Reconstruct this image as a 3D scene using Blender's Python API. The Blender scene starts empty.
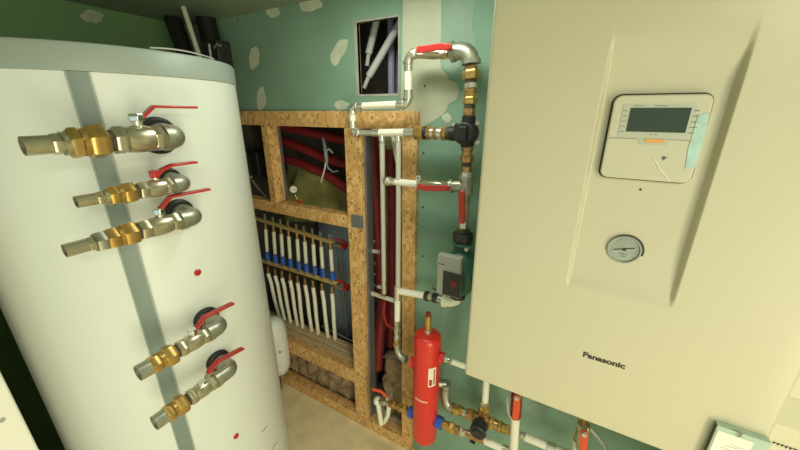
import bpy, bmesh, math, random
from mathutils import Vector as V, Matrix, Euler
random.seed(7)
C = bpy.context.scene.collection
PI = math.pi
# ------------------------------------------------------------------ camera
F_PX, PITCH, YAW, EYE = 331.0, math.radians(19.1), math.radians(29.5), 1.485
FW = V((-math.sin(YAW)*math.cos(PITCH), math.cos(YAW)*math.cos(PITCH), -math.sin(PITCH)))
RT = V((math.cos(YAW), math.sin(YAW), 0.0)); UP = RT.cross(FW)
O = V((0, 0, EYE))
def ray(u, v): return FW + RT*((u-400)/F_PX) - UP*((v-225)/F_PX)
def P(u, v, y=0.93):                      # point measured on a plane parallel to the rear wall
    r = ray(u, v); return O + r*(y/r.y)
def PX(u, v, x):                          # point measured on a plane parallel to the left wall
    r = ray(u, v); return O + r*(x/r.x)
def az(u, v):
    r = ray(u, v); return math.atan2(r.x, r.y)
cam = bpy.data.cameras.new('camera'); cam.sensor_width = 36; cam.lens = F_PX/800*36; cam.clip_start = 0.01
co = bpy.data.objects.new('camera', cam); C.objects.link(co); co.location = O
co.rotation_euler = Matrix((RT, UP, -FW)).transposed().to_euler()
bpy.context.scene.camera = co
vs = bpy.context.scene.view_settings
vs.view_transform = 'Standard'; vs.look = 'None'; vs.gamma = 1; vs.use_curve_mapping = False; vs.exposure = 0.0

# ------------------------------------------------------------------ materials
def mat(name, col, rough=0.5, metal=0.0, var=0.0, scale=20, bump=0.0, coat=0.0, spec=None, stretch=None):
    m = bpy.data.materials.new(name); m.use_nodes = True
    nt = m.node_tree; b = nt.nodes['Principled BSDF']
    b.inputs['Base Color'].default_value = (*col, 1); b.inputs['Roughness'].default_value = rough
    b.inputs['Metallic'].default_value = metal
    if coat: b.inputs['Coat Weight'].default_value = coat
    if spec is not None: b.inputs['Specular IOR Level'].default_value = spec
    if var or bump:
        tc = nt.nodes.new('ShaderNodeTexCoord'); n = nt.nodes.new('ShaderNodeTexNoise')
        n.inputs['Scale'].default_value = scale; n.inputs['Detail'].default_value = 6
        src = tc.outputs['Object']
        if stretch:
            mp = nt.nodes.new('ShaderNodeMapping'); mp.inputs['Scale'].default_value = stretch
            nt.links.new(src, mp.inputs['Vector']); src = mp.outputs['Vector']
        nt.links.new(src, n.inputs['Vector'])
        if var:
            r = nt.nodes.new('ShaderNodeValToRGB')
            r.color_ramp.elements[0].position = 0.3; r.color_ramp.elements[1].position = 0.7
            r.color_ramp.elements[0].color = (*[c*(1-var) for c in col], 1)
            r.color_ramp.elements[1].color = (*[min(1, c*(1+var)) for c in col], 1)
            nt.links.new(n.outputs['Fac'], r.inputs['Fac']); nt.links.new(r.outputs['Color'], b.inputs['Base Color'])
        if bump:
            bp = nt.nodes.new('ShaderNodeBump'); bp.inputs['Strength'].default_value = bump; bp.inputs['Distance'].default_value = 0.01
            nt.links.new(n.outputs['Fac'], bp.inputs['Height']); nt.links.new(bp.outputs['Normal'], b.inputs['Normal'])
    return m
def osb_mat():
    m = mat('osb', (0.5, 0.3, 0.12), 0.75); nt = m.node_tree; b = nt.nodes['Principled BSDF']
    tc = nt.nodes.new('ShaderNodeTexCoord'); n0 = nt.nodes.new('ShaderNodeTexNoise'); n0.inputs['Scale'].default_value = 14
    mx = nt.nodes.new('ShaderNodeMixRGB'); mx.blend_type = 'ADD'; mx.inputs['Fac'].default_value = 0.06
    nt.links.new(tc.outputs['Object'], n0.inputs['Vector']); nt.links.new(tc.outputs['Object'], mx.inputs['Color1']); nt.links.new(n0.outputs['Color'], mx.inputs['Color2'])
    mp = nt.nodes.new('ShaderNodeMapping'); mp.inputs['Scale'].default_value = (1.5, 1, 0.8); mp.inputs['Rotation'].default_value = (0, 0.6, 0)
    nt.links.new(mx.outputs['Color'], mp.inputs['Vector'])
    vo = nt.nodes.new('ShaderNodeTexVoronoi'); vo.inputs['Scale'].default_value = 55; nt.links.new(mp.outputs['Vector'], vo.inputs['Vector'])
    sp = nt.nodes.new('ShaderNodeSeparateColor'); nt.links.new(vo.outputs['Color'], sp.inputs['Color'])
    r = nt.nodes.new('ShaderNodeValToRGB'); e = r.color_ramp.elements
    e[0].position = 0.0; e[0].color = (0.42, 0.235, 0.08, 1); e[1].position = 1.0; e[1].color = (0.72, 0.48, 0.215, 1)
    a = e.new(0.18); a.color = (0.55, 0.31, 0.105, 1); a = e.new(0.7); a.color = (0.62, 0.375, 0.14, 1)
    nt.links.new(sp.outputs['Red'], r.inputs['Fac'])
    n1 = nt.nodes.new('ShaderNodeTexNoise'); n1.inputs['Scale'].default_value = 90; n1.inputs['Detail'].default_value = 3
    nt.links.new(tc.outputs['Object'], n1.inputs['Vector'])
    r1 = nt.nodes.new('ShaderNodeValToRGB'); r1.color_ramp.elements[0].position = 0.34; r1.color_ramp.elements[1].position = 0.41
    r1.color_ramp.elements[0].color = (0.25, 0.18, 0.12, 1); r1.color_ramp.elements[1].color = (1, 1, 1, 1)
    nt.links.new(n1.outputs['Fac'], r1.inputs['Fac'])
    mu = nt.nodes.new('ShaderNodeMixRGB'); mu.blend_type = 'MULTIPLY'; mu.inputs['Fac'].default_value = 0.8
    nt.links.new(r.outputs['Color'], mu.inputs['Color1']); nt.links.new(r1.outputs['Color'], mu.inputs['Color2'])
    nt.links.new(mu.outputs['Color'], b.inputs['Base Color'])
    return m
M = dict(
 green=mat('green_board', (0.19, 0.315, 0.235), 0.8, var=0.10, scale=5),
 greenl=mat('skimmed_green_board', (0.235, 0.33, 0.255), 0.8, var=0.15, scale=9),
 ceil=mat('ceiling_board', (0.23, 0.30, 0.21), 0.85, var=0.08, scale=5),
 patch=mat('joint_filler', (0.50, 0.54, 0.42), 0.85, var=0.12, scale=30),
 band=mat('joint_filler_band', (0.44, 0.45, 0.34), 0.85, var=0.08, scale=12),
 gypsum=mat('board_edge', (0.35, 0.34, 0.30), 0.9, var=0.15, scale=40),
 plain=mat('painted_wall', (0.52, 0.5, 0.42), 0.8),
 floor=mat('screed', (0.74, 0.63, 0.39), 0.8, var=0.12, scale=14, bump=0.15),
 osb=osb_mat(),
 plank=mat('pale_plank', (0.48, 0.36, 0.20), 0.75, var=0.2, scale=12, stretch=(1, 8, 8)),
 tank=mat('tank_skin', (0.655, 0.695, 0.66), 0.38, var=0.01, scale=3),
 rim=mat('grey_rim', (0.29, 0.345, 0.31), 0.45),
 strip=mat('grey_strip', (0.17, 0.225, 0.205), 0.42),
 boiler=mat('cream_enamel', (0.535, 0.505, 0.365), 0.33, var=0.01, scale=3),
 appliance=mat('white_enamel', (0.75, 0.75, 0.68), 0.4),
 panelw=mat('panel_plastic', (0.54, 0.515, 0.385), 0.32, coat=0.2),
 labelg=mat('panel_label', (0.46, 0.47, 0.38), 0.35),
 lcd=mat('display_glass', (0.04, 0.06, 0.045), 0.25, spec=0.25),
 orange=mat('orange_button', (0.72, 0.34, 0.07), 0.4),
 film=mat('blue_film', (0.42, 0.60, 0.55), 0.25, var=0.12, scale=60),
 dark=mat('black_plastic', (0.018, 0.018, 0.02), 0.4),
 rubber=mat('black_rubber', (0.012, 0.012, 0.012), 0.55),
 brass=mat('brass', (0.50, 0.33, 0.105), 0.30, metal=0.8, var=0.15, scale=60),
 bronze=mat('dark_brass', (0.42, 0.25, 0.10), 0.36, metal=0.7, var=0.25, scale=70),
 brassm=mat('matt_brass', (0.56, 0.42, 0.17), 0.4, metal=0.25),
 greenleft=mat('green_board_yellow_lit', (0.185, 0.33, 0.15), 0.8, var=0.08, scale=5),  # board green made yellower to carry the light falling on the left wall
 nickel=mat('nickel', (0.50, 0.47, 0.34), 0.28, metal=0.85, var=0.1, scale=60),
 galv=mat('galvanised', (0.38, 0.39, 0.32), 0.40, metal=0.8, var=0.15, scale=40),
 steel=mat('press_steel', (0.62, 0.62, 0.55), 0.24, metal=0.8),
 chrome=mat('chrome', (0.75, 0.75, 0.72), 0.12, metal=1.0),
 hemp=mat('thread', (0.06, 0.05, 0.035), 0.8),
 red=mat('red_paint', (0.42, 0.018, 0.016), 0.38, coat=0.2),
 redv=mat('red_vessel', (0.62, 0.02, 0.014), 0.33, coat=0.35),
 redp=mat('red_sleeve', (0.21, 0.014, 0.018), 0.6, var=0.2, scale=25),
 orangered=mat('orange_red_lever', (0.62, 0.075, 0.025), 0.4),
 white=mat('white_pipe', (0.74, 0.73, 0.62), 0.4),
 lilac=mat('lilac_sleeve', (0.36, 0.33, 0.48), 0.7, var=0.1, scale=30),
 dullp=mat('dull_pipe', (0.46, 0.455, 0.40), 0.5),
 greyp=mat('grey_sleeve', (0.50, 0.50, 0.50), 0.6),
 blue=mat('blue_plastic', (0.02, 0.09, 0.42), 0.35),
 pumpg=mat('pump_green', (0.025, 0.11, 0.07), 0.4),
 boxg=mat('control_grey', (0.36, 0.37, 0.33), 0.45),
 wool=mat('mineral_wool', (0.30, 0.21, 0.125), 0.95, var=0.5, scale=22, bump=0.9),
 membrane=mat('yellow_membrane', (0.27, 0.26, 0.10), 0.45, var=0.4, scale=9, bump=0.4),
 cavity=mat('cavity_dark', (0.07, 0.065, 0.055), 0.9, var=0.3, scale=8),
 bluegrey=mat('cabinet_metal', (0.22, 0.27, 0.34), 0.45, metal=0.2),
 zinc=mat('zinc_profile', (0.22, 0.235, 0.25), 0.45, metal=0.6),
 paper=mat('paper', (0.80, 0.79, 0.68), 0.7),
 sheet=mat('pale_sheet', (0.62, 0.59, 0.42), 0.7),
 ink=mat('ink', (0.03, 0.028, 0.02), 0.6),
 dial=mat('dial_face', (0.33, 0.34, 0.25), 0.35, var=0.25, scale=120),
 smudge=mat('smudge', (0.53, 0.51, 0.36), 0.7),
 brown=mat('dark_brown', (0.07, 0.045, 0.025), 0.6),
 clipblue=mat('pale_blue_board', (0.40, 0.52, 0.42), 0.5),
 lampw=mat('lamp_housing', (0.8, 0.8, 0.8), 0.4),
)
def glass_mat():
    m = mat('gauge_glass', (1, 1, 1), 0.03); b = m.node_tree.nodes['Principled BSDF']
    b.inputs['Transmission Weight'].default_value = 1; b.inputs['IOR'].default_value = 1.1
    return m
M['glass'] = glass_mat()

# ------------------------------------------------------------------ mesh builder
ORG = {}
def frame(d):
    d = d.normalized(); a = V((0, 0, 1)) if abs(d.z) < 0.9 else V((1, 0, 0))
    x = a.cross(d).normalized(); return x, d.cross(x)
class MB:
    def __init__(s): s.bm = bmesh.new()
    def ring(s, c, x, y, r, n, ph=0): return [s.bm.verts.new(c + (x*math.cos(2*PI*i/n+ph) + y*math.sin(2*PI*i/n+ph))*r) for i in range(n)]
    def skin(s, rings, cap0=True, cap1=True):
        f = s.bm.faces.new
        for a, b in zip(rings, rings[1:]):
            n = len(a)
            for i in range(n): f((a[i], a[(i+1) % n], b[(i+1) % n], b[i]))
        if cap0: f(list(reversed(rings[0])))
        if cap1: f(rings[-1])
        return s
    def lathe(s, p0, d, prof, n=24, ph=0, cap0=True, cap1=True):       # prof: (distance, radius)
        x, y = frame(d); d = d.normalized()
        return s.skin([s.ring(p0+d*t, x, y, max(r, 1e-4), n, ph) for t, r in prof], cap0, cap1)
    def cyl(s, p0, p1, r, r1=None, n=24): return s.lathe(p0, p1-p0, [(0, r), ((p1-p0).length, r if r1 is None else r1)], n)
    def hexn(s, p0, p1, r):
        L = (p1-p0).length; c = min(L*0.18, r*0.15)
        return s.lathe(p0, p1-p0, [(0, r*0.9), (c, r), (L-c, r), (L, r*0.9)], 6, 0.3)
    def pipe_open(s, p0, p1, r, ri):                                   # open at p1
        d = p1-p0; L = d.length
        return s.lathe(p0, d, [(0, r), (L, r), (L, ri), (L*0.35, ri)], 24)
    def tube(s, pts, r, n=14):
        pts = [V(p) for p in pts]; rings = []
        t0 = (pts[1]-pts[0]).normalized(); x, y = frame(t0)
        for i, p in enumerate(pts):
            t = (pts[min(i+1, len(pts)-1)]-pts[max(i-1, 0)]).normalized()
            q = t0.rotation_difference(t); x = q @ x; y = q @ y; t0 = t
            rr = r[i] if isinstance(r, (list, tuple)) else r
            rings.append(s.ring(p, x, y, rr, n))
        return s.skin(rings)
    def box(s, x0, x1, y0, y1, z0, z1):
        v = [s.bm.verts.new((x, y, z)) for x in (x0, x1) for y in (y0, y1) for z in (z0, z1)]
        for q in ((0, 1, 3, 2), (4, 6, 7, 5), (0, 4, 5, 1), (2, 3, 7, 6), (0, 2, 6, 4), (1, 5, 7, 3)): s.bm.faces.new([v[i] for i in q])
        return s
    def obox(s, c, sx, sy, sz, rot):
        R = rot if isinstance(rot, Matrix) else Euler(rot).to_matrix(); n0 = len(s.bm.verts)
        s.box(-sx/2, sx/2, -sy/2, sy/2, -sz/2, sz/2); s.bm.verts.ensure_lookup_table()
        for v in s.bm.verts[n0:]: v.co = R @ v.co + c
        return s
    def beam(s, p0, p1, w, h, side):                                   # box along p0->p1, width along side
        d = (p1-p0); t = d.normalized(); w_ = (side - t*side.dot(t)).normalized(); n = t.cross(w_)
        return s.obox((p0+p1)/2, d.length, w, h, Matrix((t, w_, n)).transposed())
    def strip(s, pts, side, w, t):                                     # flat bar swept along pts
        rings = []
        for i, p in enumerate(pts):
            tg = (pts[min(i+1, len(pts)-1)]-pts[max(i-1, 0)]).normalized()
            sd = (side-tg*side.dot(tg)).normalized(); nn = tg.cross(sd); ww = w[i] if isinstance(w, (list, tuple)) else w
            rings.append([s.bm.verts.new(p + sd*a*ww/2 + nn*b*t/2) for a, b in ((-1, -1), (1, -1), (1, 1), (-1, 1))])
        return s.skin(rings)
    def prism(s, poly, ext):
        a = [s.bm.verts.new(p) for p in poly]; b = [s.bm.verts.new(p+ext) for p in poly]
        return s.skin([a, b])
    def ball(s, c, r, sc=(1, 1, 1), n=20):
        bmesh.ops.create_uvsphere(s.bm, u_segments=n, v_segments=n//2, radius=r, matrix=Matrix.Translation(c) @ Matrix.Diagonal((*sc, 1))); return s
    def build(s, name, m, parent=None, bevel=0, label=None, sharp=32, org=None):
        bm = s.bm; bmesh.ops.recalc_face_normals(bm, faces=bm.faces[:])
        for f in bm.faces: f.smooth = True
        if parent is not None: o0 = ORG[parent.name]
        else:
            cs = [v.co for v in bm.verts]
            o0 = org or V(((min(c.x for c in cs)+max(c.x for c in cs))/2, (min(c.y for c in cs)+max(c.y for c in cs))/2, min(c.z for c in cs)))
        bmesh.ops.translate(bm, verts=bm.verts[:], vec=-o0)
        me = bpy.data.meshes.new(name); bm.to_mesh(me); bm.free(); me.set_sharp_from_angle(angle=math.radians(sharp))
        me.materials.append(M[m]); o = bpy.data.objects.new(name, me); C.objects.link(o)
        if parent is not None: o.parent = parent
        else: o.location = o0
        ORG[o.name] = o0
        if bevel:
            b = o.modifiers.new('Bevel', 'BEVEL'); b.width = bevel; b.segments = 3; b.limit_method = 'ANGLE'; b.angle_limit = math.radians(40)
        if label: o['label'] = label
        return o
def thing(name, label, cat, loc, group=None):
    o = bpy.data.objects.new(name, None); C.objects.link(o); o.location = loc; o.empty_display_size = 0.05; ORG[o.name] = V(loc)
    o['label'] = label; o['category'] = cat
    if group: o['group'] = group
    return o
def tag(o, label, cat, group=None, kind=None):
    o['label'] = label; o['category'] = cat
    if group: o['group'] = group
    if kind: o['kind'] = kind
    return o
def struct(o, label=None):
    o['kind'] = 'structure'
    if label: o['label'] = label
    return o
def arc(p0, pc, p1, n=8):                 # rounded corner through pc
    return [p0*(1-t)**2 + pc*2*t*(1-t) + p1*t*t for t in [i/n for i in range(n+1)]]
def elbow(mb, a, c, b, r, k=1.0, band=1.22, bl=0.010):  # bent fitting with collars at both ends
    pts = arc(a, c, b); mb.tube(pts, r, 18)
    da, db = (c-a).normalized(), (c-b).normalized()
    mb.cyl(a, a+da*bl, r*band, n=20); mb.cyl(b, b+db*bl, r*band, n=20)

# ------------------------------------------------------------------ the setting
XL, XR, YB, YF, ZC, YV = -1.65, 1.25, 1.0, -1.6, 1.84, 1.25
struct(MB().box(XL-.05, XR+.05, YF-.05, YV+.05, -.05, 0).build('floor', 'floor'))
struct(MB().box(XL-.05, XR+.05, YF-.05, YV+.05, ZC, ZC+.05).build('ceiling', 'ceil'))
struct(MB().box(XL-.05, XL, YF, YB+.0125, 0, ZC).build('wall_left', 'greenleft'))
mb = MB(); mb.box(XR, XR+.05, -.3, YV, 0, ZC); mb.box(XR, XR+.05, YF, -1.1, 0, ZC); mb.box(XR, XR+.05, -1.1, -.3, 1.66, ZC)
struct(mb.build('wall_right', 'plain'))            # with an unseen opening added to let in the key light
# front wall, behind the viewer, with a wide opening added for frontal ambient fill
mb = MB(); mb.box(XL, -.55, YF-.05, YF, 0, ZC); mb.box(1.1, XR, YF-.05, YF, 0, ZC); mb.box(-.55, 1.1, YF-.05, YF, 1.72, ZC)
struct(mb.build('wall_front', 'plain'))
hx0, hx1, hz0, hz1 = -.727, -.572, EYE+.052, EYE+.268
mb = MB(); T = .0125; zt = 1.483
mb.box(XL, hx0, YB, YB+T, zt, ZC); mb.box(hx1, XR, YB, YB+T, zt, ZC)
mb.box(hx0, hx1, YB, YB+T, zt, hz0); mb.box(hx0, hx1, YB, YB+T, hz1, ZC); mb.box(-.495, XR, YB, YB+T, 0, zt)
wall = struct(mb.build('wall_rear', 'green'))
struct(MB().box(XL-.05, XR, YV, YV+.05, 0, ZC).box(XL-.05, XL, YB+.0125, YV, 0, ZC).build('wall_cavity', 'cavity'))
# raw board edges round the inspection hole
mb = MB()
for a in ((hx0-.012, hx0, hz0-.004, hz1+.006), (hx1, hx1+.004, hz0, hz1), (hx0, hx1, hz0-.007, hz0), (hx0, hx1, hz1, hz1+.006)):
    mb.box(a[0], a[1], YB-.001, YB+T+.002, a[2], a[3])
struct(mb.build('trim_1', 'gypsum'))
def blob(cx, cy, w, h, rot=0, n=16, pts=None, j=.18, y=YB, t=.0012):
    r = random.Random(int(cx*7+cy)); q = []
    for i in range(n):
        a = 2*PI*i/n; k = 1+r.uniform(-j, j)
        x, yy = math.cos(a)*w/2*k, math.sin(a)*h/2*k
        q.append((cx+x*math.cos(rot)-yy*math.sin(rot), cy+x*math.sin(rot)+yy*math.cos(rot)))
    return q
def wallpatch(q, m, t=.0012, y=YB):
    return MB().prism([P(u, v, y-t) for u, v in q], V((0, t, 0))).build('plaster_patch', m, wall)
for a in ((254, 58, 10, 23, .15), (261, 99, 9, 22, 0), (339, 51, 12, 30, .45), (311, 4, 24, 15, -.2), (273, 12, 13, 11, 0), (341, 105, 15, 9, 0), (447, 118, 10, 9, .4)):
    wallpatch(blob(*a[:5]), 'patch')
wallpatch([(403, -8), (441, -8), (441, 30), (440, 55), (441, 68), (446, 74), (449, 80), (457, 83), (459, 92), (456, 100), (449, 104), (446, 111), (441, 116), (432, 122), (419.5, 128), (420, 111.5), (400, 111.5), (402, 60)], 'band', .001)
wallpatch([(441, -8), (474, -8), (475, 10), (472, 25), (476, 40), (474, 62), (460, 66), (455, 74), (447, 72), (441, 66)], 'greenl', .0008)
mb = MB()
for u, v in ((423.5, 153), (423, 207), (423, 256), (238, 20), (425, 86)):
    p = P(u, v, YB); mb.cyl(p+V((0, -.002, 0)), p+V((0, .002, 0)), .0032, n=12)
mb.build('screw_head', 'dark', wall)
q = blob(92, 16.5, 23, 12, .15)
wl = bpy.data.objects['wall_left']
MB().prism([PX(u, v, XL+.0012) for u, v in q], V((-.0012, 0, 0))).build('plaster_patch', 'patch', wl)

# ------------------------------------------------------------------ OSB framework
G = 'OSB boards of the frame'
def board(p, label, bev=.0015): return tag(p.build('osb_board', 'osb', bevel=bev), label, 'board', G)
y0, y1 = .984, 1.03
board(MB().box(XL, -.493, y0, y1, 1.425, 1.483), 'long horizontal OSB board along the top of the frame, under the green wall')
board(MB().box(XL, -.792, y0, y1, 1.040, 1.091), 'horizontal OSB rail between the dark openings and the pipe manifold')
board(MB().box(-1.236, -1.197, y0, y1+.008, 1.091, 1.425), 'short upright OSB stud between the two dark openings')
mb = MB()
mb.prism([V((-.786, y0-.004, 1.425)), V((-.716, y0-.004, 1.425)), V((-.738, y0-.004, .058)), V((-.808, y0-.004, .058))], V((0, .04, 0)))
board(mb, 'tall OSB stud right of the pipe manifold, standing on the bottom board')
mb = MB()
mb.prism([V((-.549, y0, 1.425)), V((-.495, y0, 1.425)), V((-.493, y0, .058)), V((-.548, y0, .058))], V((0, .046, 0)))
board(mb, 'tall OSB stud against the green board, behind the red vessel')
board(MB().box(XL, -.80, y0, y1, .247, .322), 'horizontal OSB rail below the white pipes, above the brown wool')
board(MB().box(XL, -.495, y0-.004, y1, 0, .058), 'long OSB board lying on the floor at the bottom of the frame')
for i, (ya, lab) in enumerate(((1.031, 'front pale plank of the shelf under the white pipes'), (1.062, 'middle pale plank of the shelf under the white pipes'), (1.093, 'rear pale plank of the shelf, at the foot of the white pipes'))):
    tag(MB().box(XL, -.812, ya, ya+.027, .300+.006*i, .324+.006*i).build('shelf_plank', 'plank', bevel=.002), lab, 'plank', 'planks of the shelf')
# zinc profiles behind the studs
def profile(xt, xb, z0, z1, lab, y=1.03, w=.012, d=.05):
    mb = MB(); mb.prism([V((xt, y, z1)), V((xt+w, y, z1)), V((xb+w, y, z0)), V((xb, y, z0))], V((0, d, 0)))
    return tag(mb.build('metal_profile', 'zinc'), lab, 'metal profile')
profile(-1.203, -1.203, 1.092, 1.425, 'grey metal profile on the side of the short OSB stud', 1.0385, .006, .014)
profile(-.716, -.738, .06, 1.425, 'long grey metal profile beside the tall OSB stud right of the manifold', 1.0, .010, .04)
# small metal bracket on the tall stud
tag(MB().box(P(352, 218, .979).x, P(363, 218, .979).x, .974, .9802, P(355, 227, .979).z, P(355, 215, .979).z).build('angle_bracket', 'zinc', bevel=.001), 'small grey metal bracket screwed on the tall stud at the rail', 'bracket')

# wool packed behind the lowest opening
def lumpy(x0, x1, yf, yb, z0, z1, nx, nz, amp, seed):
    r = random.Random(seed); mb = MB(); g = []
    for i in range(nx+1):
        col = []
        for k in range(nz+1):
            e = 0 if i in (0, nx) or k in (0, nz) else 1
            col.append(mb.bm.verts.new((x0+(x1-x0)*(i+r.uniform(-.3, .3)*e)/nx, yf+r.uniform(-amp, amp), z0+(z1-z0)*(k+r.uniform(-.3, .3)*e)/nz)))
        g.append(col)
    for i in range(nx):
        for k in range(nz): mb.bm.faces.new((g[i][k], g[i+1][k], g[i+1][k+1], g[i][k+1]))
    edge = [g[i][0] for i in range(nx+1)] + [g[nx][k] for k in range(1, nz+1)] + [g[i][nz] for i in range(nx-1, -1, -1)] + [g[0][k] for k in range(nz-1, 0, -1)]
    back = [mb.bm.verts.new((v.co.x, yb, v.co.z)) for v in edge]; n = len(edge)
    for i in range(n): mb.bm.faces.new((edge[i], edge[(i+1) % n], back[(i+1) % n], back[i]))
    mb.bm.faces.new(back); return mb
tag(lumpy(XL+.01, -.812, 1.045, 1.2, .0, .246, 44, 10, .014, 3).build('mineral_wool', 'wool', sharp=180), 'brown mineral wool filling the lowest opening of the OSB frame', 'insulation', kind='stuff')
tag(lumpy(-.715, -.56, 1.10, 1.2, .0, .36, 8, 14, .02, 5).build('mineral_wool', 'wool', sharp=180), 'brown mineral wool at the foot of the narrow opening behind the pipes', 'insulation', kind='stuff')

# membrane sheet behind the upper openings
def sheet(quad, n, amp, seed, y):
    r = random.Random(seed); mb = MB(); g = []
    for i in range(n+1):
        row = []
        for k in range(n+1):
            s, t = i/n, k/n
            a = [(quad[0][j]*(1-s)+quad[1][j]*s)*(1-t)+(quad[3][j]*(1-s)+quad[2][j]*s)*t for j in (0, 1)]
            row.append(mb.bm.verts.new(P(a[0], a[1], y)+V((0, amp*math.sin(s*9+t*5+seed)+r.uniform(-amp, amp)*.5, 0))))
        g.append(row)
    for i in range(n):
        for k in range(n): mb.bm.faces.new((g[i][k], g[i+1][k], g[i+1][k+1], g[i][k+1]))
    return mb
def solid(o, t):
    m = o.modifiers.new('Solidify', 'SOLIDIFY'); m.thickness = t; return o
solid(tag(sheet([(284, 160), (350, 188), (352, 222), (284, 222)], 14, .008, 1, 1.2).build('foil_membrane', 'membrane', sharp=180), 'crumpled olive yellow membrane in the large dark opening', 'membrane'), .002)
solid(tag(sheet([(372, 128), (410, 128), (408, 330), (378, 330)], 14, .008, 2, 1.21).build('foil_membrane', 'membrane', sharp=180), 'yellow membrane sheet behind the pipes of the narrow opening', 'membrane'), .002)
# red sleeved pipes
GR = 'red sleeved pipes in the cavity'
def redpipe(pts, r, lab, y=1.15, m='redp', nm='sleeved_pipe'):
    return tag(MB().tube([P(u, v, y+dy) for u, v, dy in pts], r, 16).build(nm, m, sharp=60), lab, 'pipe', GR)
redpipe([(283, 126, .03), (300, 130, .02), (325, 136, .0), (352, 141, -.02)], .021, 'topmost red sleeved pipe crossing the large dark opening', 1.17)
redpipe([(283, 141, .02), (300, 147, .01), (325, 158, 0), (352, 166, -.02)], .021, 'second red sleeved pipe crossing the large dark opening', 1.16)
redpipe([(283, 158, .02), (300, 163, .01), (325, 174, 0), (352, 192, -.03)], .021, 'lowest red sleeved pipe crossing the large dark opening', 1.15)
redpipe([(371, 126, .02), (374, 180, .02), (378, 250, .01), (383, 300, 0), (377, 368, -.05)], .026, 'thick red sleeved pipe running down behind the narrow opening', 1.14)
redpipe([(391, 150, .02), (393, 200, .02), (393, 260, .02), (393, 310, 0), (391, 345, 0)], .022, 'red sleeved pipe right of the thick one in the narrow opening', 1.16)
redpipe([(385, 296, 0), (384, 315, -.05), (387, 325, -.06), (399, 331, -.07)], .008, 'thin bright red pipe bending to the right behind the narrow opening', 1.10, 'red')

# gauge and cable tool inside the large opening
t = thing('pressure_gauge', 'small round white gauge on a pipe in the large dark opening', 'gauge', P(294, 197, 1.12))
c = P(293.5, 189.5, 1.10); d = (O-c).normalized()
MB().lathe(c-d*.02, d, [(0, .018), (.016, .020), (.022, .020), (.022, .0165), (.018, .0165)], 24).build('case', 'dark', t)
MB().lathe(c-d*.002, d, [(0, .0162), (.001, .0162)], 24).build('dial', 'paper', t)
x_, y_ = frame(d); MB().beam(c-d*.0005, c+x_*.011+d*.0005, .002, .001, y_).build('needle', 'ink', t)
MB().cyl(P(295, 195, 1.11), P(299, 203, 1.11), .006).build('stem', 'brass', t)
MB().cyl(P(297, 200, 1.11), P(304, 205, 1.11), .008).build('cap', 'orangered', t)
MB().cyl(P(301, 204, 1.11), P(309, 206, 1.11), .008).build('fitting', 'pumpg', t)
MB().tube([P(292, 184, 1.13), P(295, 176, 1.13), P(297, 170, 1.14)], .006).build('hose', 'rubber', t)
t = thing('cable_bundle', 'blue grey bundle of cables hanging in the large dark opening', 'cable', P(326, 178, 1.09))
MB().tube([P(323, 138, 1.1), P(325, 147, 1.09), P(326, 155, 1.085), P(327, 163, 1.09)], [.004, .008, .009, .005]).build('bundle', 'bluegrey', t)
MB().tube([P(326, 160, 1.09), P(328, 168, 1.085), P(333, 172, 1.09), P(338, 171, 1.09)], .0035).build('cable', 'bluegrey', t)
MB().tube([P(326, 160, 1.09), P(325, 168, 1.085), P(323, 175, 1.09), P(321, 182, 1.09)], .0035).build('cable', 'greyp', t)
MB().tube([P(325, 152, 1.09), P(329, 149, 1.085), P(333, 153, 1.09)], .003).build('cable', 'greyp', t)
t = thing('junction_box', 'dark electrical box in the leftmost dark opening', 'electrical box', P(257, 175, 1.15))
a, b = P(250, 175, 1.15), P(261, 152, 1.15)
MB().box(a.x, b.x, 1.12, 1.2, a.z, b.z).build('box', 'dark', t, bevel=.004)
MB().ball(P(251, 177, 1.11), .008).build('plug', 'boxg', t)
MB().tube([P(252, 180, 1.11), P(258, 188, 1.11), P(266, 197, 1.11), P(264, 207, 1.11)], .003).build('cord', 'greyp', t)

# ------------------------------------------------------------------ heating manifold
solid(tag(sheet([(318, 216), (352, 222), (358, 348), (322, 344)], 2, 0, 1, 1.19).build('cabinet_panel', 'bluegrey', sharp=180), 'blue grey metal back panel behind the right end of the manifold', 'panel'), .003)
mf = thing('heating_manifold', 'brass heating manifold with two bars and blue caps in the OSB frame', 'manifold', P(300, 275, 1.075))
YM = 1.075
MB().cyl(P(250, 216.5, YM), P(335, 243, YM), .0105).build('bar', 'brassm', mf, label='upper brass bar')
MB().cyl(P(254, 258, YM), P(337, 283.5, YM), .0115).build('bar', 'brassm', mf, label='lower brass bar')
for (a, b, c2) in (((333, 243.5), (342, 245.5), ((335, 239), (341, 240), (350, 246))), ((335, 284.5), (344, 287.5), ((337, 280), (343, 282), (351, 288)))):
    vb = MB().cyl(P(*a, YM), P(*b, YM), .013, n=8).build('shutoff_valve', 'nickel', mf)
    MB().strip([P(u, v, YM-.015) for u, v in c2], V((0, -1, .3)), .016, .007).build('lever', 'red', vb, bevel=.001)
    MB().cyl(P(b[0]-3, b[1]-1, YM), P(b[0]+4, b[1]+2, YM), .011).build('union_nut', 'red', vb)
UT = [265, 273, 280.5, 288, 296.5, 304, 312.5, 320.5, 330]
def yu(u): return 218.8+(u-258)*.312
ORD = ['first', 'second', 'third', 'fourth', 'fifth', 'sixth', 'seventh', 'eighth', 'ninth']
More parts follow.
